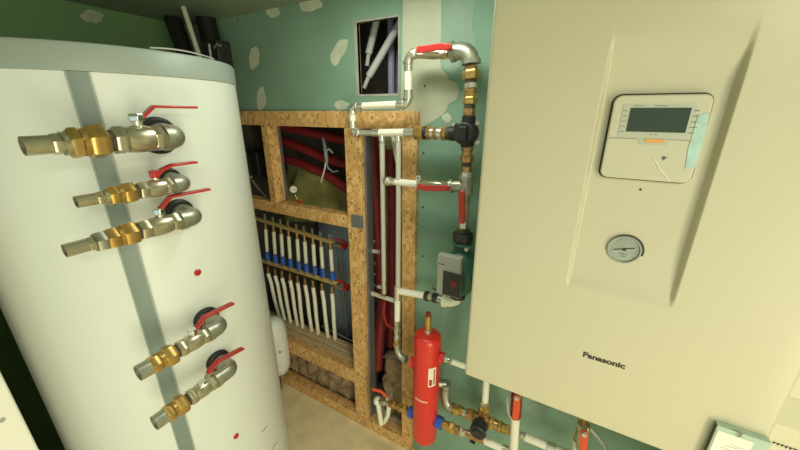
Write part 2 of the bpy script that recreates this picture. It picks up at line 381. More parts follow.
for i, u in enumerate(UT):
    v = yu(u)
    MB().hexn(P(u-.5, v-7, YM), P(u, v-2, YM), .006).build('actuator_cap', 'steel', mf)
    MB().cyl(P(u, v+1, YM), P(u+.7, v+9, YM), .0068).build('outlet', 'bronze', mf)
    vb = 252.5+(u+2-262)*.302
    MB().cyl(P(u+2.2, vb-1, YM-.006), P(u+2.8, vb+5.5, YM-.006), .0135, n=12).build('flow_cap', 'blue', mf)
    MB().cyl(P(u+2.8, vb+5, YM-.004), P(u+3.2, vb+8, YM-.004), .007).build('valve_stem', 'bronze', mf)
    p = [P(u+.7, v+8, YM), P(u+1.3, v+18, YM+.001), P(u+2.4, vb+1, YM+.012), P(u+3, vb+6, YM+.032)]
    tag(MB().tube(p, .0092).build('heating_pipe', 'white'), ORD[i]+' white pipe from the left under the upper brass manifold bar', 'pipe', 'white pipes under the upper manifold bar')
LB = [(268, 279, 316), (275, 284.5, 319), (282, 291, 323.5), (290, 297.5, 325.5), (297.5, 303, 329), (305, 312, 332.5), (313, 318.5, 335), (322, 328, 337), (332, 335, 338)]
for i, (u, ub, vbt) in enumerate(LB):
    v = 259.5+(u-262)*.31+6
    p = [P(u, v+6, YM), P(u*.75+ub*.25+.2, v*.7+vbt*.3, YM), P(u*.42+ub*.58, v*.36+vbt*.64, YM+.006), P(ub, vbt, 1.10), P(ub+.4, vbt+3, 1.123)]
    MB().cyl(P(u-.3, v-1, YM), P(u+.2, v+8, YM), .0072).build('outlet', 'bronze', mf)
    tag(MB().tube(p, .0100).build('heating_pipe', 'white'), ORD[i]+' white pipe from the left under the lower brass manifold bar', 'pipe', 'white pipes under the lower manifold bar')
MB().cyl(P(322, 326, 1.13), P(352, 341, 1.13), .005).build('support_rail', 'zinc', mf)
MB().cyl(P(338, 240, 1.14), P(348, 338, 1.14), .004).build('support_rail', 'zinc', mf)

# ------------------------------------------------------------------ pipes inside the inspection hole
GH = 'sleeved pipes inside the inspection hole'
def hp(a, b, r, m, lab, y=1.1, tip=None):
    t = thing('sleeved_pipe', lab, 'pipe', P(*b, y), GH); p0, p1 = P(*a, y+.03), P(*b, y)
    MB().cyl(p0, p1, r).build('sleeve', m, t)
    if tip: MB().cyl(p1, P(*tip, y-.003), r*.6).build('pipe_end', 'greyp', t)
hp((378, 14), (368.5, 54), .0125, 'greyp', 'short grey sleeved pipe hanging at the upper left of the inspection hole', 1.09, (367, 66))
hp((404, 16), (369, 76), .0125, 'greyp', 'long grey sleeved pipe slanting across the inspection hole', 1.06, (364, 88))
hp((391, 10), (391.5, 100), .0125, 'lilac', 'lilac sleeved pipe upright at the right of the inspection hole', 1.11)
hp((399, 50), (397, 100), .011, 'lilac', 'second lilac sleeved pipe behind the right edge of the inspection hole', 1.15)

# ------------------------------------------------------------------ fittings helper
def chain(parent, p0, d, items):
    """items: (length, radius, shape, material, name[, sub-items ignored]); returns end point and the parts."""
    d = d.normalized(); p = p0.copy(); out = []
    for L, r, sh, m, nm in items:
        q = p+d*L
        if sh == 'h': o = MB().hexn(p, q, r).build(nm, m, parent)
        elif sh == 'o': o = MB().pipe_open(p, q, r, r*.82).build(nm, m, parent)
        elif sh == 'b':                  # ball valve body: hexagon ends, barrel middle
            mb = MB(); mb.hexn(p, p+d*L*.26, r); mb.hexn(q-d*L*.26, q, r)
            mb.lathe(p+d*L*.24, d, [(0, r*.9), (L*.1, r*.97), (L*.26, r*1.0), (L*.42, r*.97), (L*.52, r*.9)], 20)
            o = mb.build(nm, m, parent)
        else: o = MB().cyl(p, q, r, n=22).build(nm, m, parent)
        out.append(o); p = q
    return p, out
def span(pxs, y):                       # pixels along one straight run -> lengths between them
    ps = [P(u, v, y) for u, v in pxs]; return ps, [(b-a).length for a, b in zip(ps, ps[1:])]

# ------------------------------------------------------------------ hot water tank
TC = V((-1.2*math.sin(math.radians(69.05)), 1.2*math.cos(math.radians(69.05)), 0)); TR = .3085
def on_tank(u, v, off=0.0):
    r = ray(u, v); R = TR+off; a = r.x**2+r.y**2; b = -2*(r.x*TC.x+r.y*TC.y); c = TC.x**2+TC.y**2-R*R
    s = (-b-math.sqrt(b*b-4*a*c))/(2*a); return O+r*s
tank = thing('hot_water_tank', 'tall white cylindrical hot water tank with grey rim and vertical grey strip', 'water tank', TC)
ZB, ZT = EYE+.068, EYE+.119
MB().lathe(TC+V((0, 0, .03)), V((0, 0, 1)), [(0, TR-.01), (.01, TR), (ZB-.03, TR)], 160).build('shell', 'tank', tank)
MB().lathe(TC+V((0, 0, ZB)), V((0, 0, 1)), [(0, TR), (.001, TR+.0025), (ZT-ZB-.008, TR+.0025), (ZT-ZB-.002, TR-.001), (ZT-ZB, TR-.01), (ZT-ZB+.004, TR-.05), (ZT-ZB+.008, .05), (ZT-ZB+.008, 0)], 160, cap1=False).build('lid_rim', 'rim', tank, label='grey rim at the top')
MB().lathe(TC, V((0, 0, 1)), [(0, TR-.02), (.031, TR-.02)], 64).build('foot_ring', 'dark', tank)
def tstrip(a0, a1, z0, z1, off, nm, m):
    mb = MB(); n = 6; r0, r1 = [], []
    ring0 = []
    for z in (z0, z1):
        o_, i_ = [], []
        for k in range(n+1):
            a = a0+(a1-a0)*k/n; dr = V((math.cos(a), math.sin(a), 0))
            o_.append(mb.bm.verts.new(TC+dr*(TR+off)+V((0, 0, z)))); i_.append(mb.bm.verts.new(TC+dr*(TR-.002)+V((0, 0, z))))
        ring0.append(o_+i_[::-1])
    mb.skin(ring0); return mb.build(nm, m, tank)
def tang(u, v):
    p = on_tank(u, v); return math.atan2(p.y-TC.y, p.x-TC.x)
a0, a1 = (tang(67, 80)+tang(179, 450))/2, (tang(88.5, 80)+tang(197.5, 450))/2
tstrip(a0, a1, .032, ZB, .0022, 'joint_strip', 'strip')
w_ = (a1-a0)*.09
tstrip(a0-w_*.2, a0+w_*.8, .032, ZB, .0034, 'strip_edge', 'rim'); tstrip(a1-w_*.8, a1+w_*.2, .032, ZB, .0034, 'strip_edge', 'rim')
for u, v in ((197.5, 272.5), (236, 436)):
    p = on_tank(u, v); d = V((p.x-TC.x, p.y-TC.y, 0)).normalized()
    MB().lathe(p-d*.002, d, [(0, .0085), (.004, .0085), (.006, .0068), (.006, .004), (.004, .0035)], 20).build('plug_cap', 'red', tank)
for (u0, v0, u1, v1) in ((262, 432, 267, 426), (272, 449, 277, 442)):
    a, b = on_tank(u0, v0, .0006), on_tank(u1, v1, .0006)
    MB().beam(a, b, .0016, .001, V((0, 0, 1))).build('scratch_mark', 'ink', tank)
# pale strip standing in for light caught along the lid edge
for k, (aa, bb, hh) in enumerate(((az(150, 48), az(214, 58), .004),)):
    pts = []
    for i in range(9):
        t_ = aa+(bb-aa)*i/8; r = V((math.sin(t_), math.cos(t_), 0)); Rr = TR-.012
        b_ = r.x*TC.x+r.y*TC.y; s_ = b_-math.sqrt(max(1e-6, b_*b_-(TC.x**2+TC.y**2-Rr*Rr)))
        pts.append(r*s_+V((0, 0, ZT+.003+hh*math.sin(PI*i/8))))
    MB().strip(pts, V((0, 0, 1)), .003, .0012).build('lid_edge_glint', 'boxg', tank)

XV = -.75
GV = 'shut-off valves on the white tank'
def tank_valve(label, zpx, us, ax, kinds, lever, head, sc, red_head=False, yc=.39):
    """us: pixel columns along the run starting at the elbow end; ax: (u0,v0,u1,v1) line of the run in the photograph."""
    (u0, v0, u1, v1) = ax
    ys = [PX(u, v0+(u-u0)*(v1-v0)/(u1-u0), XV).y for u in us]
    z = sum(PX(u, v0+(u-u0)*(v1-v0)/(u1-u0), XV).z for u in us)/len(us)
    base = V((TC.x+math.sqrt(TR*TR-(yc-TC.y)**2), yc, z))
    t = thing('tank_valve', label, 'valve', base, GV)
    r = sc
    MB().lathe(base-V((.004, 0, 0)), V((1, 0, 0)), [(0, r*1.65), (.010, r*1.6), (.014, r*1.35), (.014, r*1.0)], 32).build('rosette', 'rubber', t)
    c = V((XV, yc, z)); e0 = V((base.x+.008, yc, z)); e1 = V((XV, ys[0], z))
    mb = MB(); mb.tube([e0]+arc(V((XV-.02, yc, z)), c, V((XV, max(yc-.02, ys[0]+.004), z)))+[e1+V((0, .002, 0))], [r*.95]+[r*1.0]*9+[r*1.0], 24)
    mb.cyl(e1+V((0, .011, 0)), e1, r*1.1, n=28); mb.cyl(e0+V((.004, 0, 0)), e0+V((.014, 0, 0)), r*1.1, n=28)
    mb.build('elbow', 'galv', t, sharp=50)
    p = e1
    body = None
    for (k, m, nm, rr), ya in zip(kinds, ys[1:]):
        L = p.y-ya
        _, o = chain(t, p, V((0, -1, 0)), [(L, r*rr, k, m, nm)]); p = p+V((0, -L, 0))
        if nm == 'valve_body': body = o[0]; ymid = p.y+L*.55
    s0 = V((XV, ymid, z)); hp_ = [PX(u, v, XV) for u, v in lever]
    hd = PX(*head, XV); hd.y = ymid+.0
    st = V((XV, ymid, z+r*.8))
    MB().cyl(st, V((XV, ymid, hd.z)), r*.34).build('stem', 'steel', body)
    hb = MB().hexn(V((XV, ymid, hd.z-.008)), V((XV, ymid, hd.z+.006)), r*.56).build('stem_nut', 'chrome' if not red_head else 'red', body, bevel=.0006)
    bar0 = V((XV, ymid-r*.35, hd.z-.004))
    if not red_head:
        MB().strip([bar0, V((XV, ymid+.004, hd.z-.004)), hp_[0]], V((1, 0, 0)), r*.62, .003).build('lever_bracket', 'chrome', body)
        pts = hp_
    else: pts = [bar0, V((XV, ymid+.006, hd.z-.002))]+hp_
    pp = [pts[0]]
    for a, b, c_ in zip(pts, pts[1:], pts[2:]): pp += [b+(a-b)*.12, b, b+(c_-b)*.12]
    pp.append(pts[-1]); w = [r*.62*(.8 if i in (0, ) else 1.0) for i in range(len(pp))]
    MB().strip(pp, V((1, 0, 0)), .0165, .0050).build('lever', 'red', body, bevel=.0015)
    return t
full = [('b', 'nickel', 'valve_body', 1.05), ('c', 'hemp', 'thread', .78), ('h', 'brass', 'union_nut', 1.22), ('c', 'brass', 'union_neck', .95), ('h', 'brass', 'adapter', 1.08),
        ('c', 'nickel', 'collar', .8), ('h', 'nickel', 'press_nut', .72), ('o', 'nickel', 'pipe_stub', .62)]
tank_valve('topmost and largest of the five valves on the white tank, long stub at eye level', 0, [163, 112, 106, 86, 80, 68, 62, 50, 22], (22, 145, 185, 138), full,
           [(141, 118), (153, 106.5), (196, 107.5)], (130, 117), .0240, yc=.385)
tank_valve('second valve down on the tank, short stub and red lever right to its hub', 0, [172, 138, 134, 122, 118, 108, 104, 96, 76], (75, 203, 190, 181), full,
           [(162, 169.5), (172, 165), (196, 162)], (151, 174), .0170, True, yc=.384)
third = list(full); third[5] = ('h', 'galv', 'lock_nut', 1.0)
tank_valve('third valve down on the tank, with a steel lock nut and pipe stub', 0, [179, 139, 136, 122, 118, 106, 95, 88, 65], (65, 252.5, 195, 214), third,
           [(158, 211), (170, 196.5), (209, 189)], (149, 213.5), .0195, yc=.391)
short = [('b', 'nickel', 'valve_body', 1.02), ('c', 'hemp', 'thread', .8), ('h', 'brass', 'union_nut', 1.25), ('c', 'brass', 'union_neck', 1.0), ('h', 'brass', 'adapter', 1.05), ('o', 'galv', 'nipple', .9)]
tank_valve('upper of the two stubless valves low on the white tank', 0, [207, 178, 175, 164, 160, 150, 138], (138, 374, 216, 328), short,
           [(196, 329), (204, 317), (233, 303)], (184, 336), .0195, yc=.398)
tank_valve('lowest valve on the white tank, under the other stubless one', 0, [215, 189, 186, 176, 173, 165, 154], (154, 423, 226, 374), short,
           [(208, 373), (217, 361.5), (243, 348)], (203, 383), .0190, yc=.403)

# appliance standing left of the tank
ap = thing('white_appliance', 'white metal appliance casing standing left of the tank', 'appliance', V((-1.2, -.2, 0)))
xa = -.93; ye = xa/math.tan(az(20, 411))
MB().box(-1.6, xa, -.62, ye, .03, 1.5).build('casing', 'appliance', ap, bevel=.004)
MB().box(-1.58, xa-.02, -.6, ye-.02, 0, .03).build('plinth', 'dark', ap)
c = PX(2, 420, xa); MB().lathe(c-V((.002, 0, 0)), V((1, 0, 0)), [(0, .0045), (.004, .0045), (.004, .003), (.003, .003)], 18).build('screw', 'boxg', ap)

# white vessel behind the tank
vr = .062; p = P(283.5, 352, .925)
vs_ = thing('expansion_vessel', 'white rounded vessel standing on the floor behind the tank', 'vessel', V((p.x-vr*.86, .925, 0)))
c = ORG[vs_.name]; zb_ = P(284, 384, .88).z; H = P(281, 326, .90).z-zb_
prof = [(0, .012), (.004, vr*.45), (.02, vr*.78), (.05, vr*.95), (.09, vr), (H-.10, vr), (H-.05, vr*.92), (H-.018, vr*.7), (H-.004, vr*.4), (H, .012)]
MB().lathe(V((c.x, c.y, zb_)), V((0, 0, 1)), prof, 48).build('vessel_body', 'tank', vs_, sharp=60)
MB().cyl(V((c.x-.05, c.y+.01, 0)), V((c.x-.045, c.y+.01, zb_+.05)), .02).build('foot', 'dark', vs_)
q = P(280, 353, .862); MB().tube([q+V((-.006, .004, .01)), q+V((0, -.004, .002)), q+V((.007, -.002, .004)), q+V((.009, .004, .014))], .0018, 8).build('hook', 'rubber', vs_)

# black insulated pipes and box in the corner above the tank
GB = 'black insulated pipes in the corner'
def bpipe(u0, v0, u1, v1, r, lab, y, m='rubber', nm='insulated_pipe', cat='pipe'):
    a, b = P(u0, v0, y), P(u1, v1, y); d = (b-a); b = a+d*(( 1.2-a.z)/d.z); a = a+(a-b).normalized()*.0
    k = (ZC-.001-a.z)/(a.z-b.z); a = a+(a-b)*k
    return tag(MB().tube([a, a*.5+b*.5, b], r).build(nm, m), lab, cat, GB if m == 'rubber' else None)
bpipe(175, 25, 186, 55, .031, 'black insulated pipe in the corner above the tank, left of the white pipe', .885)
bpipe(206, 20, 215, 56, .037, 'thick black insulated pipe in the corner, right of the white pipe', .957)
bpipe(187.5, 20, 198, 52, .0085, 'white pipe rising in the corner between black insulated pipes', .825, 'white', 'riser_pipe')
t = thing('black_box', 'black plastic box behind the right edge of the tank rim', 'box', P(222, 72, .88))
a, b = P(212, 78, .86), P(231, 38, .86)
MB().box(a.x, P(232, 50, .90).x, .84, .90, a.z, b.z).build('housing', 'rubber', t, bevel=.008)
MB().cyl(P(209, 44, .835), P(212.5, 68, .835), .004).build('wire', 'greyp', t)
MB().tube([P(214, 48, .838), P(217, 44, .834), P(221, 46, .838)], .0025).build('cable_loop', 'boxg', t)

# ------------------------------------------------------------------ wall-hung boiler
DB = .627
bl = thing('wall_boiler', 'large cream wall-hung heating unit with control panel and round gauge', 'boiler', V((.074, .8, EYE-.567)))
bx0, bx1, bz0, bz1 = -.1785, .3240, (P(620, 436, DB).z+P(513.6, 393, DB).z)/2-.001, EYE-.568+.892-.575+.0
bz1 = min(bz0+.892, ZC-.01)
MB().box(bx0+.002, bx1-.002, DB+.022, .985, bz0+.002, bz1-.002).build('casing', 'boiler', bl, bevel=.004)
rx0, rx1, rz0, rz1 = -.0005, .157, EYE-.310, EYE+.100
def lerp_lines(vals):
    out = []
    for a, b, n in vals: out += [a+(b-a)*i/n for i in range(n)]
    return out+[vals[-1][1]]
RR = .008
xs = lerp_lines([(bx0, bx0+RR, 6), (bx0+RR, rx0-.004, 6), (rx0-.004, rx0+.010, 14), (rx0+.010, rx1-.016, 8), (rx1-.010, rx1+.004, 22), (rx1+.004, bx1-RR, 6), (bx1-RR, bx1, 6)])
zs = lerp_lines([(bz0, bz0+RR, 6), (bz0+RR, rz0-.004, 8), (rz0-.004, rz0+.02, 12), (rz0+.02, rz1-.1, 12), (rz1-.1, rz1+.06, 18), (rz1+.06, bz1-RR, 5), (bz1-RR, bz1, 6)])
def sst(a, b, x): x = max(0, min(1, (x-a)/(b-a))); return x*x*(3-2*x)
GP = V((.0765, DB, EYE-.2235))
def front(x, z):
    y = 0
    for d in (x-bx0, bx1-x, z-bz0, bz1-z):
        if d < RR: y += RR-math.sqrt(max(0, RR*RR-(RR-d)**2))
    depth = .0150*sst(rz1+.008, rz1-.07, z)*(.55*sst(rz0-.002, rz0+.03, z)+.45*sst(rz0, rz0+.12, z))
    return y + depth*sst(rx0, rx0+.006, x)*sst(rx1+.002, rx1-.0055, x)
mb = MB(); g = [[mb.bm.verts.new((x, DB+front(x, z), z)) for z in zs] for x in xs]
for i in range(len(xs)-1):
    for k in range(len(zs)-1): mb.bm.faces.new((g[i][k], g[i+1][k], g[i+1][k+1], g[i][k+1]))
edge = [g[i][0] for i in range(len(xs))]+[g[-1][k] for k in range(1, len(zs))]+[g[i][-1] for i in range(len(xs)-2, -1, -1)]+[g[0][k] for k in range(len(zs)-2, 0, -1)]
bk = [mb.bm.verts.new((v.co.x, DB+.03, v.co.z)) for v in edge]; n = len(edge)
for i in range(n): mb.bm.faces.new((edge[i], edge[(i+1) % n], bk[(i+1) % n], bk[i]))
mb.bm.faces.new(bk)
fp = mb.build('front_cover', 'boiler', bl, sharp=60)
# control panel
YC = DB+.0150
def rrect(x0, x1, z0, z1, r, y, n=6):
    out = []
    for cx, cz, a in ((x1-r, z1-r, 0), (x0+r, z1-r, PI/2), (x0+r, z0+r, PI), (x1-r, z0+r, 1.5*PI)):
        for i in range(n+1): out.append(V((cx+r*math.cos(a+PI/2*i/n), y, cz+r*math.sin(a+PI/2*i/n))))
    return out
cx0, cx1, cz0, cz1 = .0190, .1355, EYE-.1025, EYE+.0215
MB().prism(rrect(cx0-.0026, cx1+.0026, cz0-.0026, cz1+.0022, .013, YC-.0008), V((0, .003, 0))).build('panel_gap', 'ink', bl)
cp = MB().prism(rrect(cx0, cx1, cz0, cz1, .011, YC-.0125), V((0, .0145, 0))).build('control_panel', 'panelw', bl, bevel=.0022)
yf = YC-.0127
def pbox(a, b, m, nm, t=.0008, off=0): 
    q0, q1 = P(*a, yf), P(*b, yf)
    return MB().box(min(q0.x, q1.x), max(q0.x, q1.x), yf-t-off, yf, min(q0.z, q1.z), max(q0.z, q1.z)).build(nm, m, cp)
lx0, lx1, lz0, lz1 = cx0+.0135, cx0+.100, EYE-.039, EYE+.0085
MB().prism(rrect(lx0, lx1, lz0, lz1, .001, yf-.0006), V((0, .001, 0))).build('label_strip', 'labelg', cp)
dx0, dx1, dz0, dz1 = P(627.5, 120, yf).x+.001, P(689, 120, yf).x-.0005, EYE-.0305, EYE+.0035
MB().box(dx0, dx1, yf-.0014, yf, dz0, dz1).build('display', 'lcd', cp)
mb = MB(); rr = random.Random(4)
for xx, w0 in ((lx0+.0015, .008), (dx1+.003, .009)):
    for k in range(5): mb.box(xx, xx+w0*rr.uniform(.6, 1), yf-.0009, yf, lz0+.008+k*.0075, lz0+.0092+k*.0075)
for xx, w0 in ((dx0+.004, .012), (dx0+.028, .016)): mb.box(xx, xx+w0, yf-.0009, yf, dz1+.0022, dz1+.0033)
for xx in (dx0+.03, dx0+.036): mb.box(xx, xx+.004, yf-.0009, yf, dz0-.004, dz0-.003)
mb.build('print_marks', 'strip', cp)
mb = MB(); mb.box(cx0+.001, lx0+.026, yf-.0004, yf, lz0-.0022, lz0-.0014); mb.box(lx1-.026, cx1-.001, yf-.0004, yf, lz0-.0022, lz0-.0014); mb.build('lid_seam', 'strip', cp)
q0 = P(655, 141, yf)
MB().prism(rrect(q0.x-.020, q0.x+.016, q0.z-.0055, q0.z+.003, .002, yf-.0006), V((0, .001, 0))).build('button_tray', 'labelg', cp)
MB().prism(rrect(q0.x-.0125, q0.x+.0115, q0.z-.0022, q0.z+.0026, .0015, yf-.0016), V((0, .002, 0))).build('button', 'orange', cp)
q0 = P(664, 158, yf); mb = MB()
for k, L in enumerate((.004, .0028, .0042, .003, .0038, .0026)):
    a = k*PI/3+.3; mb.beam(q0, q0+V((math.cos(a)*L, 0, math.sin(a)*L)), .0012, .0008, V((0, 1, 0)))
mb.build('star_mark', 'ink', cp)
fl = [P(u, v, yf-.0008) for u, v in ((698, 115), (710, 113), (702, 147), (695, 168), (685, 169), (688, 150))]
MB().prism(fl, V((0, .0005, 0))).build('film_tab', 'film', cp)
mb = MB(); mb.strip([P(u, v, yf-.0012) for u, v in ((654, 112), (657, 120), (659, 129))], V((1, 0, 0)), .0009, .0003); mb.strip([P(u, v, yf-.0008) for u, v in ((654, 158), (660, 169), (670, 182))], V((1, 0, 0)), .0012, .0003)
mb.build('film_crease', 'paper', cp)
q0 = P(640.5, 189.5, DB+.0150); MB().cyl(q0+V((0, -.0007, 0)), q0+V((0, .001, 0)), .0018, n=14).build('screw_hole', 'ink', bl)
# gauge
gy = DB+.0125; gc = V((GP.x, gy, GP.z))
MB().cyl(gc+V((.0016, .003, -.0006)), gc+V((.0016, .0006, -.0006)), .0268, n=56).build('gauge_recess_shade', 'ink', bl)  # black disc shifted right, stands for shade inside the gauge recess
gg = MB().lathe(gc+V((0, .002, 0)), V((0, -1, 0)), [(0, .0250), (.0045, .0250), (.0055, .0242), (.0055, .0222), (.0025, .0212)], 56).build('pressure_gauge', 'galv', bl)
MB().lathe(gc+V((0, .002, 0)), V((0, -1, 0)), [(0, .0212), (.002, .0212)], 48).build('dial', 'dial', gg)
mb = MB(); mb.beam(gc+V((-.015, -.001, -.003)), gc+V((.014, -.001, .005)), .0014, .0008, V((0, 0, 1))); mb.cyl(gc+V((0, -.0015, 0)), gc, .0028, n=16); mb.build('needle', 'ink', gg)
mb = MB()
for k in range(13):
    a = math.radians(220-k*21.7); d = V((math.cos(a), 0, math.sin(a))); mb.beam(gc+d*.0165+V((0, -.0004, 0)), gc+d*.0188+V((0, -.0004, 0)), .0007, .0006, V((0, 1, 0)).cross(d))
for k in range(5): mb.box(gc.x-.006+k*.0026, gc.x-.0045+k*.0026, gy-.0006, gy, gc.z-.0095+.001*(k % 2), gc.z-.0075)
for k in range(3): mb.box(gc.x-.003+k*.0026, gc.x-.0012+k*.0026, gy-.0006, gy, gc.z-.0130, gc.z-.0115)
mb.build('scale_marks', 'ink', gg)
# maker's lettering
tc = bpy.data.curves.new('lettering', 'FONT'); tc.body = 'Panasonic'; tc.size = .0155; tc.extrude = .0003; tc.offset = .0006; tc.align_x = 'CENTER'; tc.align_y = 'CENTER'
to = bpy.data.objects.new('tmp', tc); C.objects.link(to); bpy.context.view_layer.update()
me = bpy.data.meshes.new_from_object(to.evaluated_get(bpy.context.evaluated_depsgraph_get())); bpy.data.objects.remove(to)
wd = max(v.co.x for v in me.vertices)-min(v.co.x for v in me.vertices); k = .0685/wd
me.transform(Matrix.Translation(V((.0842, DB-.0002, EYE-.4435))-ORG[bl.name]) @ Matrix.Rotation(PI/2, 4, 'X') @ Matrix.Diagonal((k, 1, 1, 1)))
me.materials.append(M['ink']); lo = bpy.data.objects.new('lettering', me); C.objects.link(lo); lo.parent = bl
# wall bracket behind the boiler
MB().box(bx0+.05, bx1-.05, .986, .999, bz1-.2, bz1-.12).build('wall_bracket', 'zinc', bl)

# clip folder hanging on the lower front of the boiler
YH = .617
q = [P(u, v, YH) for u, v in ((717, 425), (771, 442))]
hx, hz = q[0].x, q[0].z; wx = q[1].x
cf = thing('clip_folder', 'clip folder with a white paper sheet hung on the lower front of the boiler', 'folder', V(((hx+wx)/2, YH+.02, hz-.20)))
MB().box(hx, wx, YH, DB-.001, hz-.2, hz).build('folder_body', 'brown', cf, bevel=.002)
mb = MB(); mb.box(hx, wx, YH-.003, YH, hz-.2, hz); mb.box(hx, wx, YH-.003, DB-.001, hz+.0001, hz+.002); mb.build('cover_board', 'clipblue', cf)
pz = hz-.0065
MB().prism([V((hx+.002, YH-.004, pz)), V((P(757, 433, YH).x, YH-.004, pz-.001)), V((P(757, 433, YH).x-.002, YH-.004, hz-.19)), V((hx+.002, YH-.004, hz-.19))], V((0, .001, 0))).build('paper', 'paper', cf)
p = P(737, 429.5, YH); mb = MB(); mb.tube([p+V((-.005, -.005, .002)), p+V((0, -.008, .003)), p+V((.005, -.005, .001)), p+V((.004, -.006, -.006)), p+V((.001, -.006, -.008))], .0012, 8); mb.build('clip', 'galv', cf)
rr = random.Random(9); mb = MB()
for k in range(5):
    x = hx+.012+rr.uniform(0, .02); z = hz-.025-k*.006; mb.beam(V((x, YH-.0046, z)), V((x+.018, YH-.0046, z+rr.uniform(-.003, .003))), .0004, .0005, V((0, 0, 1)))
mb.build('pen_strokes', 'boxg', cf)
# second casing right of the boiler
ps = thing('wall_cabinet', 'pale yellow casing with a line of black print, right of the boiler', 'cabinet', V((.47, .82, EYE-1.0)))
MB().box(.3265, .62, .640, .9995, EYE-1.0, EYE-.2).build('casing', 'sheet', ps, bevel=.0015)
MB().prism(rrect(P(786, 400, .639).x, P(786, 400, .639).x+.05, P(790, 428, .639).z, P(800, 400, .639).z, .004, .6394), V((0, .0004, 0))).build('grey_patch', 'smudge', ps)
mb = MB(); rr = random.Random(3); p = P(772, 442, .639)
for k in range(9):
    x = p.x+.001+k*.0048; h = rr.uniform(.002, .0042); mb.box(x, x+.0036, .6390, .6402, p.z-.0005, p.z+.0011); mb.box(x+.0008, x+.002, .6390, .6402, p.z-h, p.z)
mb.build('print_line', 'ink', ps)

# ------------------------------------------------------------------ wall pipework
Y = .93
def valve(label, a, b, r, lever_px, name='ball_valve', y=Y, m='nickel', side=V((0, -1, 0)), lm='red', lw=.016, hy=.035, group='red lever valves on the wall pipes'):
    p0, p1 = P(*a, y), P(*b, y); t = thing(name, label, 'valve', (p0+p1)/2, group)
    _, o = chain(t, p0, p1-p0, [((p1-p0).length, r, 'b', m, 'valve_body')]); body = o[0]
    pts = [P(u, v, y-hy) for u, v in lever_px]
    s = pts[0]; MB().cyl(V((s.x, y-r*.7, s.z)), V((s.x, y-hy-.006, s.z)), r*.42).build('stem', 'steel', body)
    d = (pts[-1]-pts[0]).normalized(); sd = d.cross(V((0, 1, 0))).normalized()
    pp = [pts[0]-d*.008]+pts; w = [lw*.8]+[lw]*(len(pp)-1)
    MB().strip(pp, sd, w, .006).build('lever', lm, t, bevel=.0018)
    MB().hexn(V((s.x, y-hy-.009, s.z)), V((s.x, y-hy-.001, s.z)), .007).build('stem_nut', 'steel' if lm != 'red' else 'red', t)
    return t
def sleeve(mb, a, b, r): mb.cyl(a, b, r, n=20)

# white pipe loop over the frame
t = thing('pipe_loop', 'white pipe with steel elbows stepping up over the top OSB board', 'pipe', P(408, 105, Y))
R_ = .0112
A = [P(353, 131), P(352.3, 106.5), P(408.5, 104), P(408.2, 55.5), P(417, 53)]
def seg(a, b, k0, k1):
    return a+(b-a)*k0, a+(b-a)*k1
for a, b, k0, k1 in ((A[0], A[1], .1, .75), (A[1], A[2], .1, .92), (A[2], A[3], .1, .9), (A[3], A[4], .5, 1.0)): MB().cyl(*seg(a, b, k0, k1), R_, n=20).build('pipe', 'white', t)
for a, c, b, k0, k1 in ((A[0], A[1], A[2], .72, .2), (A[1], A[2], A[3], .84, .16), (A[2], A[3], A[4], .82, .85)):
    e = MB(); elbow(e, c+(a-c).normalized()*.021, c, c+(b-c).normalized()*.021, R_*1.12, band=1.25, bl=.006); e.build('elbow', 'steel', t, sharp=50)
for a, b, k0, k1 in ((A[1], A[2], .12, .22), (A[1], A[2], .82, .92), (A[2], A[3], .12, .30), (A[2], A[3], .70, .88), (A[0], A[1], .12, .42)): MB().cyl(*seg(a, b, k0, k1), R_*1.22, n=20).build('press_sleeve', 'steel', t)
MB().cyl(P(354.5, 131), P(359, 133.5), .016, n=20).build('end_elbow', 'steel', t)
p = P(356.5, 133, Y); MB().lathe(p, V((.2, -1, 0)), [(-.012, .013), (.012, .013), (.014, .009), (.010, .008)], 20).build('end_fitting', 'nickel', t)

valve('red levered valve on the topmost horizontal pipe, beside the grey elbow', (417, 53), (449, 53.5), .0155, [(449, 47.5), (440, 46.5), (428, 48.5), (417, 50)], lw=.017)
# upper corner elbow with the brass column down to the mixing valve
t = thing('elbow_column', 'grey elbow with stacked brass fittings above the black mixing valve', 'pipe fitting', P(468, 122))
e = MB(); elbow(e, P(451, 52.5), P(471, 46.5), P(471, 64), .0225, band=1.15, bl=.011); e.build('elbow', 'galv', t, sharp=50)
def col(t, pxs, parts, y=Y):
    ps = [P(u, v, y) for u, v in pxs]
    for a, b, (sh, r, m, nm) in zip(ps, ps[1:], parts): chain(t, a, b-a, [((b-a).length, r, sh, m, nm)])
col(t, [(471, 66), (471, 70), (471, 79), (470.5, 83), (470.5, 88), (470.2, 92), (470, 97), (470, 104), (469.5, 108), (469, 116), (468.5, 123)],
    [('c', .017, 'bronze', 'collar'), ('h', .0235, 'brass', 'union_nut'), ('c', .0155, 'hemp', 'thread'), ('c', .0175, 'steel', 'collar'), ('h', .018, 'bronze', 'hex_nut'), ('c', .016, 'brass', 'neck'),
     ('h', .0205, 'brass', 'union_nut'), ('c', .0155, 'hemp', 'thread'), ('h', .0165, 'bronze', 'hex_nut'), ('c', .019, 'rubber', 'gasket')])
